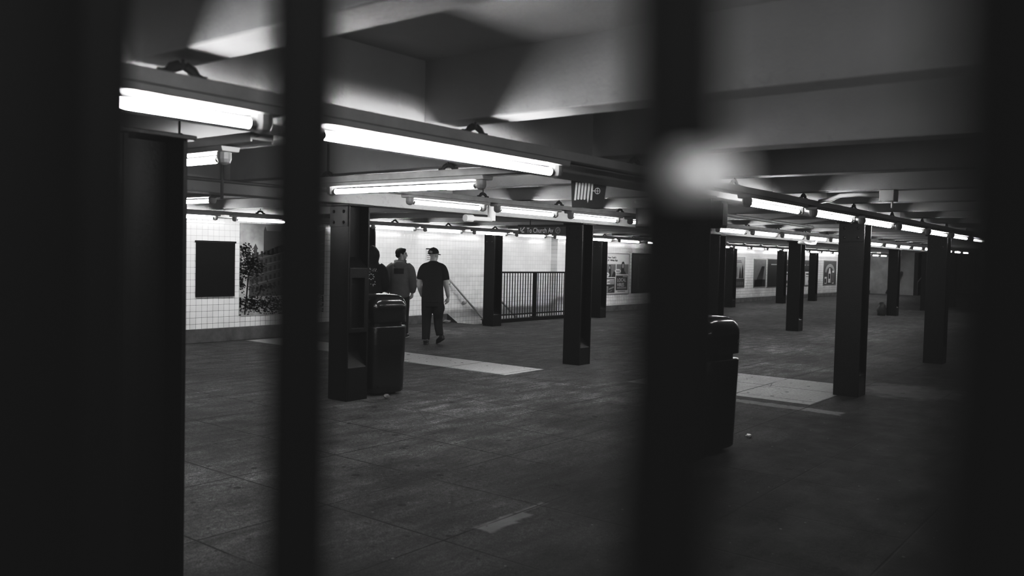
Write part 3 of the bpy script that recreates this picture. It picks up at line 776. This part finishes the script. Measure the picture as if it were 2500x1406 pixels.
# ================================================================== PEOPLE   (local x right, y forward, z up)
def bake(name, bm, vox, mat, parent, smooth_it=4, fac=.5):
    bmesh.ops.recalc_face_normals(bm, faces=bm.faces[:])
    me = bpy.data.meshes.new(name); bm.to_mesh(me); bm.free()
    tmp = bpy.data.objects.new(name + '_tmp', me); COL.objects.link(tmp)
    md = tmp.modifiers.new('r', 'REMESH'); md.mode = 'VOXEL'; md.voxel_size = vox
    if smooth_it:
        s_ = tmp.modifiers.new('s', 'SMOOTH'); s_.iterations = smooth_it; s_.factor = fac
    bpy.context.view_layer.update()
    out = bpy.data.meshes.new_from_object(tmp.evaluated_get(bpy.context.evaluated_depsgraph_get()))
    bpy.data.objects.remove(tmp)
    out.materials.clear(); out.materials.append(mat)
    for p in out.polygons: p.use_smooth = True
    o = bpy.data.objects.new(name, out); COL.objects.link(o)
    if parent: o.parent = parent
    return o

def limb(bm, pts, rads, seg=16, ref=(1, 0, 0)):
    # resample with Catmull-Rom so joints bend softly
    P_ = [V(p) for p in pts]; R_ = [(r, r) if not isinstance(r, (tuple, list)) else r for r in rads]
    out, ro = [], []
    n = len(P_)
    for i in range(n - 1):
        p0, p1, p2, p3 = P_[max(i - 1, 0)], P_[i], P_[i + 1], P_[min(i + 2, n - 1)]
        for k in range(4):
            t = k / 4
            out.append(.5 * ((2 * p1) + (p2 - p0) * t + (2 * p0 - 5 * p1 + 4 * p2 - p3) * t * t + (3 * p1 - p0 - 3 * p2 + p3) * t ** 3))
            ro.append((R_[i][0] * (1 - t) + R_[i + 1][0] * t, R_[i][1] * (1 - t) + R_[i + 1][1] * t))
    out.append(P_[-1]); ro.append(R_[-1])
    sweep(bm, out, ro, seg, ref)

def hand(bm, wrist, direc, palm_n, side, curl=.35):
    """wrist point, direction of the hand, palm normal, side=+1 when the thumb lies towards cross(direc, palm_n)"""
    w = V(wrist); d = V(direc).normalized(); n = V(palm_n); n = (n - n.dot(d) * d).normalized(); s = d.cross(n) * side
    sweep(bm, [w - d * .03, w + d * .015, w + d * .055, w + d * .092], [(.026, .021), (.03, .019), (.042, .017), (.041, .014)], 12, s)
    for i, (off, ln) in enumerate(((.031, .072), (.010, .082), (-.011, .076), (-.030, .058))):
        b = w + d * .082 + s * off
        p = [b]; dir_ = d + s * off * 1.2; ang = 0
        for k, fr in enumerate((.45, .32, .23)):
            ang += curl * (1.0 + .15 * i) * (.8 if k == 0 else 1.1)
            v = dir_ * math.cos(ang) + n * math.sin(ang); p.append(p[-1] + v.normalized() * ln * fr)
        sweep(bm, p, [.0095, .009, .0083, .0065], 8, s)
    tb = w + d * .03 + s * .03
    sweep(bm, [tb - s * .012, tb + s * .012 + d * .02 + n * .006, tb + s * .022 + d * .05 + n * .016, tb + s * .022 + d * .074 + n * .026], [.014, .0125, .0105, .007], 8, n)

def foot_shoe(bm, bs, heel, toe, lift=0):
    """shoe upper into bm and sole into bs from heel to toe (points on the sole)"""
    h, t = V(heel), V(toe); d = (t - h); L = d.length; d = d / L; up = V((0, 0, 1)) - d * d.z; up.normalize(); sd = d.cross(up)
    sweep(bm, [h + up * .05 + d * .0, h + up * .055 + d * .04, h + up * .05 + d * L * .45, h + up * .042 + d * L * .72, h + up * .03 + d * L * .98], [(.03, .04), (.04, .052), (.043, .045), (.048, .038), (.02, .018)], 14, sd)
    sweep(bm, [h + d * .055 + up * .05, h + d * .05 + up * .13], [(.042, .05), (.04, .045)], 12, sd)
    sweep(bs, [h + up * .012 - d * .004, h + up * .012 + d * .05, h + up * .012 + d * L * .5, h + up * .012 + d * L * .75, h + up * .012 + d * (L + .005)], [(.026, .012), (.04, .013), (.037, .013), (.05, .013), (.02, .01)], 14, sd)

def head_mesh(bm, c, yaw, pitch=0, k=1.0):
    """skull, jaw, nose, ears; face towards +y turned by yaw (positive = towards the right)"""
    R_ = Matrix.Rotation(-yaw, 3, 'Z') @ Matrix.Rotation(pitch, 3, 'X'); c = V(c)
    T = lambda p: c + R_ @ (V(p) * k)
    ball(bm, T((0, -.012, .03)), .075 * k, .096 * k, .088 * k, 20, 14, R_)
    ball(bm, T((0, .03, -.035)), .058 * k, .066 * k, .078 * k, 18, 12, R_)
    ball(bm, T((0, .062, -.092)), .03 * k, .026 * k, .022 * k, 12, 8, R_)     # chin
    sweep(bm, [T((0, .088, .022)), T((0, .104, -.004)), T((0, .112, -.026)), T((0, .09, -.034))], [(.008, .006), (.012, .01), (.017, .013), (.014, .008)], 10, R_ @ V((1, 0, 0)))
    ball(bm, T((0, .085, .034)), .05 * k, .016 * k, .012 * k, 12, 8, R_)      # brow
    ball(bm, T((0, .088, -.056)), .024 * k, .012 * k, .006 * k, 12, 8, R_); ball(bm, T((0, .087, -.067)), .022 * k, .012 * k, .006 * k, 12, 8, R_)
    for s_ in (-1, 1):
        ball(bm, T((s_ * .077, -.012, -.008)), .012 * k, .02 * k, .034 * k, 10, 8, R_)
    return T, R_

def eyes(T, R_, root):
    for s_ in (-1, 1):
        bm = bmesh.new(); ball(bm, T((s_ * .031, .079, .012)), .011, .009, .008, 10, 8, R_); obj('eye', bm, M['hair'], root, smooth=True)

def patch(name, src, mat, root, polys, y0=-.6):
    """project flat polygons (x, z) from behind onto the back of src"""
    bt = bmesh.new(); bt.from_mesh(src.data); tree = BVHTree.FromBMesh(bt)
    bm = bmesh.new()
    for (x0, x1, z0, z1, nx, nz) in polys:
        g = {}
        for i in range(nx + 1):
            for j in range(nz + 1):
                x = x0 + (x1 - x0) * i / nx; z = z0 + (z1 - z0) * j / nz
                hit = tree.ray_cast(V((x, y0, z)), V((0, 1, 0)))
                if hit[0] is not None: g[i, j] = bm.verts.new(hit[0] + V((0, -.004, 0)))
        for i in range(nx):
            for j in range(nz):
                q = [(i, j), (i + 1, j), (i + 1, j + 1), (i, j + 1)]
                if all(a in g for a in q): bm.faces.new([g[a] for a in q])
    bt.free()
    return obj(name, bm, mat, root, smooth=True)

# ---------- person in cap and t-shirt
rootR = thing('person', 'person in black cap, black t-shirt and trousers walking away toward the stairs', 'person', (11.0, 10.42, 0), math.radians(-50))
armR = [(.15, 0, 1.38), (.195, -.01, 1.31), (.232, -.02, 1.10), (.25, .0, 1.0), (.272, .05, .86)]
armL = [(-.15, 0, 1.38), (-.2, -.01, 1.31), (-.242, -.03, 1.10), (-.235, -.03, 1.02), (-.195, .10, .86)]
legL = [(-.09, 0, .86), (-.10, .02, .62), (-.105, .035, .47), (-.108, 0, .28), (-.108, -.03, .08)]
legR = [(.09, 0, .86), (.105, .0, .62), (.10, .06, .47), (.11, .03, .30), (.15, -.01, .17)]
bm = bmesh.new()
limb(bm, [(0, 0, .78), (0, 0, .88), (0, 0, 1.02), (0, 0, 1.2), (0, -.005, 1.33), (0, -.01, 1.42), (0, -.005, 1.47)], [(.15, .12), (.165, .13), (.165, .13), (.175, .125), (.18, .11), (.12, .085), (.07, .07)])
limb(bm, [(0, -.01, 1.42), (0, 0, 1.49), (.01, .012, 1.56)], [(.085, .08), (.066, .068), (.062, .066)])
for a in (armR, armL): limb(bm, a, [.058, .054, .05, .045, .031])
for a in (legL, legR): limb(bm, a, [.09, .075, .058, .055, .04])
hand(bm, (.272, .052, .855), (-.1, .22, -1), (-.6, .5, 0), -1, .3)
hand(bm, (-.195, .105, .855), (.2, .3, -1), (1, 0, 0), 1, .2)
for (h_, t_) in (((-.115, -.05, .04), (-.10, .13, .035)), ((.17, -.03, .12), (.115, .06, .05))): sweep(bm, [h_, t_], [.022, .014], 10)
T, R_ = head_mesh(bm, (.005, .02, 1.605), math.radians(38), 0, .98)
bake('body', bm, .0065, M['skin'], rootR, 3)
eyes(T, R_, rootR)
bm = bmesh.new()
limb(bm, [(0, -.005, .75), (0, -.005, .82), (0, -.01, .95), (0, -.015, 1.08), (0, -.012, 1.22), (0, -.01, 1.33), (0, -.01, 1.40), (0, -.005, 1.455), (0, 0, 1.485)], [(.198, .155), (.2, .158), (.19, .155), (.188, .152), (.198, .148), (.2, .132), (.165, .11), (.105, .09), (.076, .078)], 24)
for s_ in (-1, 1): limb(bm, [(s_ * .06, -.005, 1.41), (s_ * .15, -.008, 1.365), (s_ * .192, -.014, 1.28), (s_ * .218, -.022, 1.155)], [.068, .085, .084, .08])
bake('t_shirt', bm, .011, M['tee'], rootR, 5)
bm = bmesh.new()
limb(bm, [(0, 0, .68), (0, 0, .74), (0, 0, .9)], [(.185, .145), (.19, .15), (.175, .14)], 24)
limb(bm, [(-.09, 0, .8), (-.098, .01, .62), (-.104, .03, .47), (-.106, .0, .28), (-.108, -.025, .085)], [(.112, .12), (.1, .108), (.087, .094), (.078, .082), (.07, .075)])
limb(bm, [(.09, 0, .8), (.105, .0, .62), (.10, .055, .47), (.112, .03, .32), (.142, -.005, .17)], [(.11, .12), (.1, .108), (.085, .094), (.076, .082), (.068, .075)])
ball(bm, (.175, -.02, .66), .045, .07, .09)
bake('trousers', bm, .011, M['pants'], rootR, 4)
for side, (h_, t_) in (('l', ((-.118, -.085, 0), (-.095, .185, 0))), ('r', ((.215, -.075, .10), (.085, .12, .0)))):
    bm = bmesh.new(); bs = bmesh.new(); foot_shoe(bm, bs, h_, t_)
    sh = bake('shoe', bm, .009, M['shoe'], rootR, 3); obj('sole', bs, M['shoe'], sh, smooth=True)
    if side == 'l':
        bm = bmesh.new(); sweep(bm, [(-.155, -.09, .085), (-.11, -.118, .083), (-.066, -.085, .095)], [.009, .009, .009], 8, (0, 0, 1)); obj('heel_tab', bm, M['strap'], sh)
# cap: dome with an opening at the back, brim, button
bm = bmesh.new(); vs = ball(bm, (0, 0, 0), .0885, .108, .098, 72, 52)
bmesh.ops.bisect_plane(bm, geom=bm.verts[:] + bm.edges[:] + bm.faces[:], plane_co=(0, 0, -.012), plane_no=(0, -.12, 1), clear_inner=True)
kill = [f for f in bm.faces if (f.calc_center_median().y < -.05 and abs(f.calc_center_median().x) < .05 and .006 < f.calc_center_median().z + abs(f.calc_center_median().x) * .35 < .05)]
bmesh.ops.delete(bm, geom=kill, context='FACES')
Mx = Matrix.Translation(T((0, -.012, .032))) @ R_.to_4x4()
bm.transform(Mx); cap = obj('cap', bm, M['tee'], rootR, smooth=True); sd = cap.modifiers.new('s', 'SOLIDIFY'); sd.thickness = .005
bm = bmesh.new(); out_, in_ = [], []
for i in range(13):
    a = PI * (.12 + .76 * i / 12); in_.append((.084 * math.cos(a), .10 * math.sin(a), -.012)); out_.append((.088 * math.cos(a), .10 * math.sin(a) + .075 * math.sin(a) ** .8, -.022 - .012 * abs(math.cos(a))))
iv = [bm.verts.new(p) for p in in_]; ov = [bm.verts.new(p) for p in out_]
for i in range(12): bm.faces.new((iv[i], ov[i], ov[i + 1], iv[i + 1]))
bm.transform(Mx); br = obj('brim', bm, M['tee'], cap, smooth=True); sd = br.modifiers.new('s', 'SOLIDIFY'); sd.thickness = .005
bm = bmesh.new(); ball(bm, (0, 0, .098), .009, .009, .006, 10, 6); bm.transform(Mx); obj('cap_button', bm, M['tee'], cap)

# ---------- person in grey hoodie
rootM = thing('person', 'person with short dark hair in a grey hoodie, face turned to the right', 'person', (11.415, 11.68, 0), math.radians(-49))
armR = [(.165, 0, 1.37), (.215, -.02, 1.28), (.24, -.04, 1.08), (.245, -.03, 1.0), (.235, .03, .86)]
armL = [(-.165, 0, 1.37), (-.22, -.01, 1.28), (-.25, -.03, 1.08), (-.25, -.01, 1.0), (-.225, .08, .86)]
bm = bmesh.new()
limb(bm, [(0, 0, .78), (0, 0, .88), (0, 0, 1.02), (0, 0, 1.2), (0, -.005, 1.32), (0, -.01, 1.41), (0, -.005, 1.46)], [(.14, .11), (.155, .12), (.15, .11), (.165, .115), (.17, .1), (.12, .08), (.07, .07)])
limb(bm, [(0, -.01, 1.41), (.008, .0, 1.48), (.012, .012, 1.56)], [(.08, .075), (.058, .06), (.055, .058)])
for a in (armR, armL): limb(bm, a, [.06, .055, .045, .04, .029])
legL = [(-.09, 0, .86), (-.095, .05, .62), (-.10, .11, .46), (-.10, .1, .28), (-.10, .12, .08)]
legR = [(.09, 0, .86), (.10, -.01, .62), (.105, .0, .46), (.11, -.04, .28), (.115, -.08, .08)]
for a in (legL, legR): limb(bm, a, [.085, .07, .055, .052, .04])
hand(bm, (.235, .035, .855), (-.1, .2, -1), (-.8, .4, 0), -1, .5)
hand(bm, (-.225, .085, .855), (.05, .2, -1), (.8, .4, 0), 1, .4)
for (h_, t_) in (((-.10, .09, .03), (-.11, .3, .03)), ((.115, -.1, .03), (.15, .12, .03))): sweep(bm, [h_, t_], [.022, .014], 10)
T, R_ = head_mesh(bm, (.018, .02, 1.595), math.radians(82), 0, 1.0)
bake('body', bm, .0065, M['skin'], rootM, 3)
eyes(T, R_, rootM)
bm = bmesh.new()
limb(bm, [(0, 0, .79), (0, -.005, .83), (0, -.012, .95), (0, -.02, 1.1), (0, -.018, 1.24), (0, -.012, 1.33), (0, -.01, 1.40), (0, -.005, 1.45), (0, 0, 1.48)], [(.178, .145), (.19, .158), (.19, .155), (.188, .15), (.19, .142), (.188, .125), (.16, .105), (.11, .09), (.085, .085)], 24)
limb(bm, [(.12, -.005, 1.375), (.19, -.012, 1.32), (.225, -.025, 1.22), (.25, -.04, 1.06), (.252, -.03, .97), (.24, .02, .88)], [.082, .082, .08, .077, .07, .052])
limb(bm, [(-.12, -.005, 1.375), (-.195, -.008, 1.32), (-.235, -.015, 1.22), (-.265, -.025, 1.06), (-.262, .0, .97), (-.235, .06, .88)], [.082, .082, .08, .077, .07, .052])
bm2 = bm
hd = bake('hoodie', bm2, .01, M['hood'], rootM, 4)
bm = bmesh.new()
pts = []; rr = []
for i in range(15):
    a = -PI * .18 + (PI * 1.36) * i / 14
    pts.append((.085 * math.cos(a) * 1.12, -.005 - .095 * math.sin(a) if math.sin(a) > 0 else -.005 - .06 * math.sin(a), 1.475 - .035 * max(0, math.sin(a)))); rr.append((.022 + .008 * max(0, math.sin(a)), .026 + .02 * max(0, math.sin(a))))
sweep(bm, pts, rr, 12, (0, 0, 1))
ball(bm, (0, -.112, 1.395), .125, .042, .075)
bake('hood', bm, .009, M['hood'], hd, 4)
patch('back_print', hd, M['print'], rootM, [(-.11, .08, 1.225, 1.33, 14, 9)])
bm = bmesh.new()
limb(bm, [(0, 0, .72), (0, 0, .8), (0, 0, .9)], [(.165, .13), (.17, .135), (.16, .125)], 24)
limb(bm, [(-.088, 0, .8), (-.094, .045, .62), (-.10, .105, .46), (-.10, .1, .28), (-.10, .115, .09)], [(.1, .11), (.088, .095), (.075, .082), (.068, .074), (.066, .07)])
limb(bm, [(.088, 0, .8), (.10, -.01, .62), (.105, .0, .46), (.11, -.04, .28), (.115, -.075, .09)], [(.1, .11), (.09, .098), (.076, .084), (.068, .074), (.066, .07)])
bake('trousers', bm, .011, M['pants'], rootM, 4)
for (h_, t_) in (((-.10, .06, 0), (-.115, .34, 0)), ((.11, -.13, 0), (.155, .145, 0))):
    bm = bmesh.new(); bs = bmesh.new(); foot_shoe(bm, bs, h_, t_)
    sh = bake('shoe', bm, .009, M['shoe'], rootM, 3); obj('sole', bs, M['sole'], sh, smooth=True)
    hv, tv = V(h_), V(t_); d_ = (tv - hv).normalized(); sd_ = d_.cross(V((0, 0, 1)))
    for q in (.10, .13, .16):
        bm = bmesh.new(); p_ = hv + d_ * q
        sweep(bm, [p_ + sd_ * .042 + V((0, 0, .065)), p_ + V((0, 0, .102)), p_ - sd_ * .042 + V((0, 0, .065))], .006, 6, d_); obj('lace', bm, M['sole'], sh)
# hair: full on top, swept up at the front, down to the nape at the back
bm = bmesh.new()
ball(bm, (0, -.016, .036), .084, .106, .096, 44, 34)
ball(bm, (0, -.05, -.012), .072, .066, .062, 36, 26)
ball(bm, (0, .036, .094), .05, .05, .03, 28, 18)
def bald(p):
    if p.y > .035 and p.z < .028 + .9 * (p.y - .035): return True
    if 0 < p.y <= .035 and p.z < .0: return True
    if -.034 < p.y <= 0 and p.z < .016 and abs(p.x) > .045: return True
    return p.z < -.066
bmesh.ops.delete(bm, geom=[f for f in bm.faces if bald(f.calc_center_median())], context='FACES')
bm.transform(Matrix.Translation(T((0, 0, 0))) @ R_.to_4x4())
h_o = obj('hair', bm, M['hair'], rootM, smooth=True); sd = h_o.modifiers.new('s', 'SOLIDIFY'); sd.thickness = .012; sd.offset = -1
h_t = T, R_

# ---------- person in black hoodie, hood up
rootL = thing('person', 'person in a black hoodie with the hood up, half hidden by the large column', 'person', (10.84, 11.83, 0), math.radians(-47))
bm = bmesh.new()
armR = [(.155, 0, 1.35), (.205, -.01, 1.26), (.24, -.02, 1.06), (.23, .03, .98), (.15, .15, .92)]
armL = [(-.155, 0, 1.35), (-.205, -.01, 1.26), (-.24, -.02, 1.06), (-.23, .03, .98), (-.15, .15, .92)]
limb(bm, [(0, 0, .78), (0, 0, .88), (0, 0, 1.02), (0, 0, 1.2), (0, -.005, 1.32), (0, -.01, 1.41), (0, -.005, 1.46)], [(.14, .11), (.155, .12), (.15, .11), (.165, .115), (.17, .1), (.12, .08), (.07, .07)])
limb(bm, [(0, -.01, 1.41), (0, .0, 1.48), (0, .012, 1.56)], [(.08, .075), (.058, .06), (.055, .058)])
for a in (armR, armL): limb(bm, a, [.06, .055, .045, .04, .029])
for s_, yy in ((-1, .1), (1, -.06)): limb(bm, [(s_ * .09, 0, .86), (s_ * .095, yy * .4, .62), (s_ * .1, yy * .9, .46), (s_ * .1, yy * .9, .28), (s_ * .1, yy, .08)], [.085, .07, .055, .052, .04]); sweep(bm, [(s_ * .1, yy - .02, .03), (s_ * .12, yy + .2, .03)], [.022, .014], 10)
hand(bm, (.15, .155, .915), (-1, .4, -.2), (0, -1, 0), 1, .4); hand(bm, (-.15, .155, .915), (1, .4, -.2), (0, -1, 0), -1, .4)
T, R_ = head_mesh(bm, (0, .02, 1.585), math.radians(15), 0, 1.0)
bake('body', bm, .0075, M['skin'], rootL, 3); eyes(T, R_, rootL)
bm = bmesh.new()
limb(bm, [(0, 0, .80), (0, -.005, .85), (0, -.01, 1.0), (0, -.015, 1.15), (0, -.015, 1.27), (0, -.01, 1.35), (0, -.005, 1.41), (0, 0, 1.45)], [(.18, .145), (.195, .158), (.2, .155), (.2, .15), (.195, .14), (.175, .122), (.13, .11), (.1, .1)], 24)
for s_ in (-1, 1): limb(bm, [(s_ * .12, -.005, 1.365), (s_ * .195, -.012, 1.3), (s_ * .225, -.02, 1.2), (s_ * .25, -.025, 1.06), (s_ * .24, .02, .965), (s_ * .15, .14, .92)], [.078, .08, .078, .075, .072, .055])
hd = bake('hoodie', bm, .01, M['blackhood'], rootL, 4)
bm = bmesh.new()
limb(bm, [(0, -.01, 1.38), (0, -.015, 1.46), (0, -.02, 1.56), (0, -.01, 1.64), (.0, .01, 1.70), (0, .03, 1.725)], [(.12, .105), (.112, .115), (.135, .13), (.122, .125), (.075, .085), (.02, .03)], 24)
bake('hood', bm, .009, M['blackhood'], hd, 4)
pr = []
rd = random.Random(11)
for i in range(22): x_ = -.12 + i * .01; z_ = 1.285 + .022 * math.sin(i * 1.7); pr.append((x_, x_ + rd.uniform(.005, .012), z_, z_ + rd.uniform(.006, .03), 1, 2))
pr += [(-.13, -.02, 1.25, 1.256, 10, 1)]
for i in range(8):
    a = 2 * PI * i / 8; cx, cz = -.01 + .05 * math.cos(a), 1.17 + .05 * math.sin(a); pr.append((cx - .012, cx + .012, cz - .009, cz + .009, 2, 2))
for i in range(14): cx, cz = rd.uniform(-.12, .07), rd.uniform(.98, 1.1); pr.append((cx - .008, cx + .008, cz - .006, cz + .006, 1, 1))
patch('back_print', hd, M['white'], rootL, pr)
bm = bmesh.new()
limb(bm, [(0, 0, .72), (0, 0, .8), (0, 0, .9)], [(.165, .13), (.17, .135), (.16, .125)], 24)
for s_, yy in ((-1, .1), (1, -.06)): limb(bm, [(s_ * .088, 0, .8), (s_ * .095, yy * .4, .62), (s_ * .1, yy * .9, .46), (s_ * .1, yy * .9, .28), (s_ * .1, yy, .09)], [(.1, .11), (.088, .095), (.075, .082), (.068, .074), (.066, .07)])
bake('trousers', bm, .011, M['pants'], rootL, 4)
for (h_, t_) in (((-.10, .05, 0), (-.12, .32, 0)), ((.10, -.11, 0), (.13, .16, 0))):
    bm = bmesh.new(); bs = bmesh.new(); foot_shoe(bm, bs, h_, t_)
    sh = bake('shoe', bm, .009, M['shoe'], rootL, 3); obj('sole', bs, M['sole'], sh, smooth=True)

# ================================================================== THE GATE THE PHOTOGRAPHER LOOKS THROUGH
root = thing('steel_gate', 'out-of-focus black steel gate close to the camera with upright bars', 'gate', (0, 0, 0))
def gate_bar(name, px, depth, half, rnd_=.004):
    c = ground_dir(px) * depth
    bm = bmesh.new(); box(bm, -half, half, -.009, .009, 0.02, 2.24)
    o = obj(name, bm, M['bar'], root, bevel=rnd_); o.location = (c.x, c.y, 0)
    o.rotation_euler = (0, 0, math.atan2(c.y, c.x) - PI / 2)
    return o
gate_bar('bar', 250, .42, .012)
gate_bar('bar', 735, .33, .0115)
gate_bar('bar', 1640, .19, .0098)
gate_bar('gate_post', -300, .43, .1004)
gate_bar('gate_post', 2960, .08, .0236)
c = CAMROT @ (V((1722 - CX, -(430 - CY), -F)) / F * .172) + V((0, 0, EYE))  # pale plate added on the right bar to stand for a blurred glint
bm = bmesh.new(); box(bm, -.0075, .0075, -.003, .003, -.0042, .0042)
la = obj('glint_plate', bm, M['glint_plate'], root, bevel=.002); la.location = c; la.rotation_euler = (0, 0, math.atan2(c.y, c.x) - PI / 2)
la['label'] = 'small pale plate added on the bar to stand for a glint'

# ================================================================== CAMERA, LIGHT, VIEW
cam = bpy.data.cameras.new('camera'); co = bpy.data.objects.new('camera', cam); COL.objects.link(co)
cam.sensor_fit = 'HORIZONTAL'; cam.sensor_width = 36; cam.lens = 36 * F / 2500
cam.clip_start = .01; cam.clip_end = 200
m4 = CAMROT.to_4x4(); m4.translation = V((0, 0, EYE)); co.matrix_world = m4
cam.dof.use_dof = True; cam.dof.focus_distance = 11.5; cam.dof.aperture_fstop = 2.5
SC.camera = co
w = bpy.data.worlds.new('world'); SC.world = w; w.use_nodes = True
w.node_tree.nodes['Background'].inputs[0].default_value = (1, 1, 1, 1); w.node_tree.nodes['Background'].inputs[1].default_value = .0
vs_ = SC.view_settings
SC.display_settings.display_device = 'sRGB'
vs_.view_transform = 'Standard'; vs_.look = 'None'; vs_.exposure = 0.0; vs_.gamma = 1
vs_.use_curve_mapping = True
cm = vs_.curve_mapping; cm.extend = 'EXTRAPOLATED'
c = cm.curves[3]; c.points[0].location = (0, .0065); c.points[1].location = (1, 1)
for p_ in ((.015, .0165), (.05, .039), (.1, .08), (.35, .56)): c.points.new(*p_)
cm.update()
cy = SC.cycles
cy.use_denoising = True
cy.max_bounces = 8; cy.diffuse_bounces = 5; cy.glossy_bounces = 4
cy.sample_clamp_indirect = 4
cy.caustics_reflective = False; cy.caustics_refractive = False
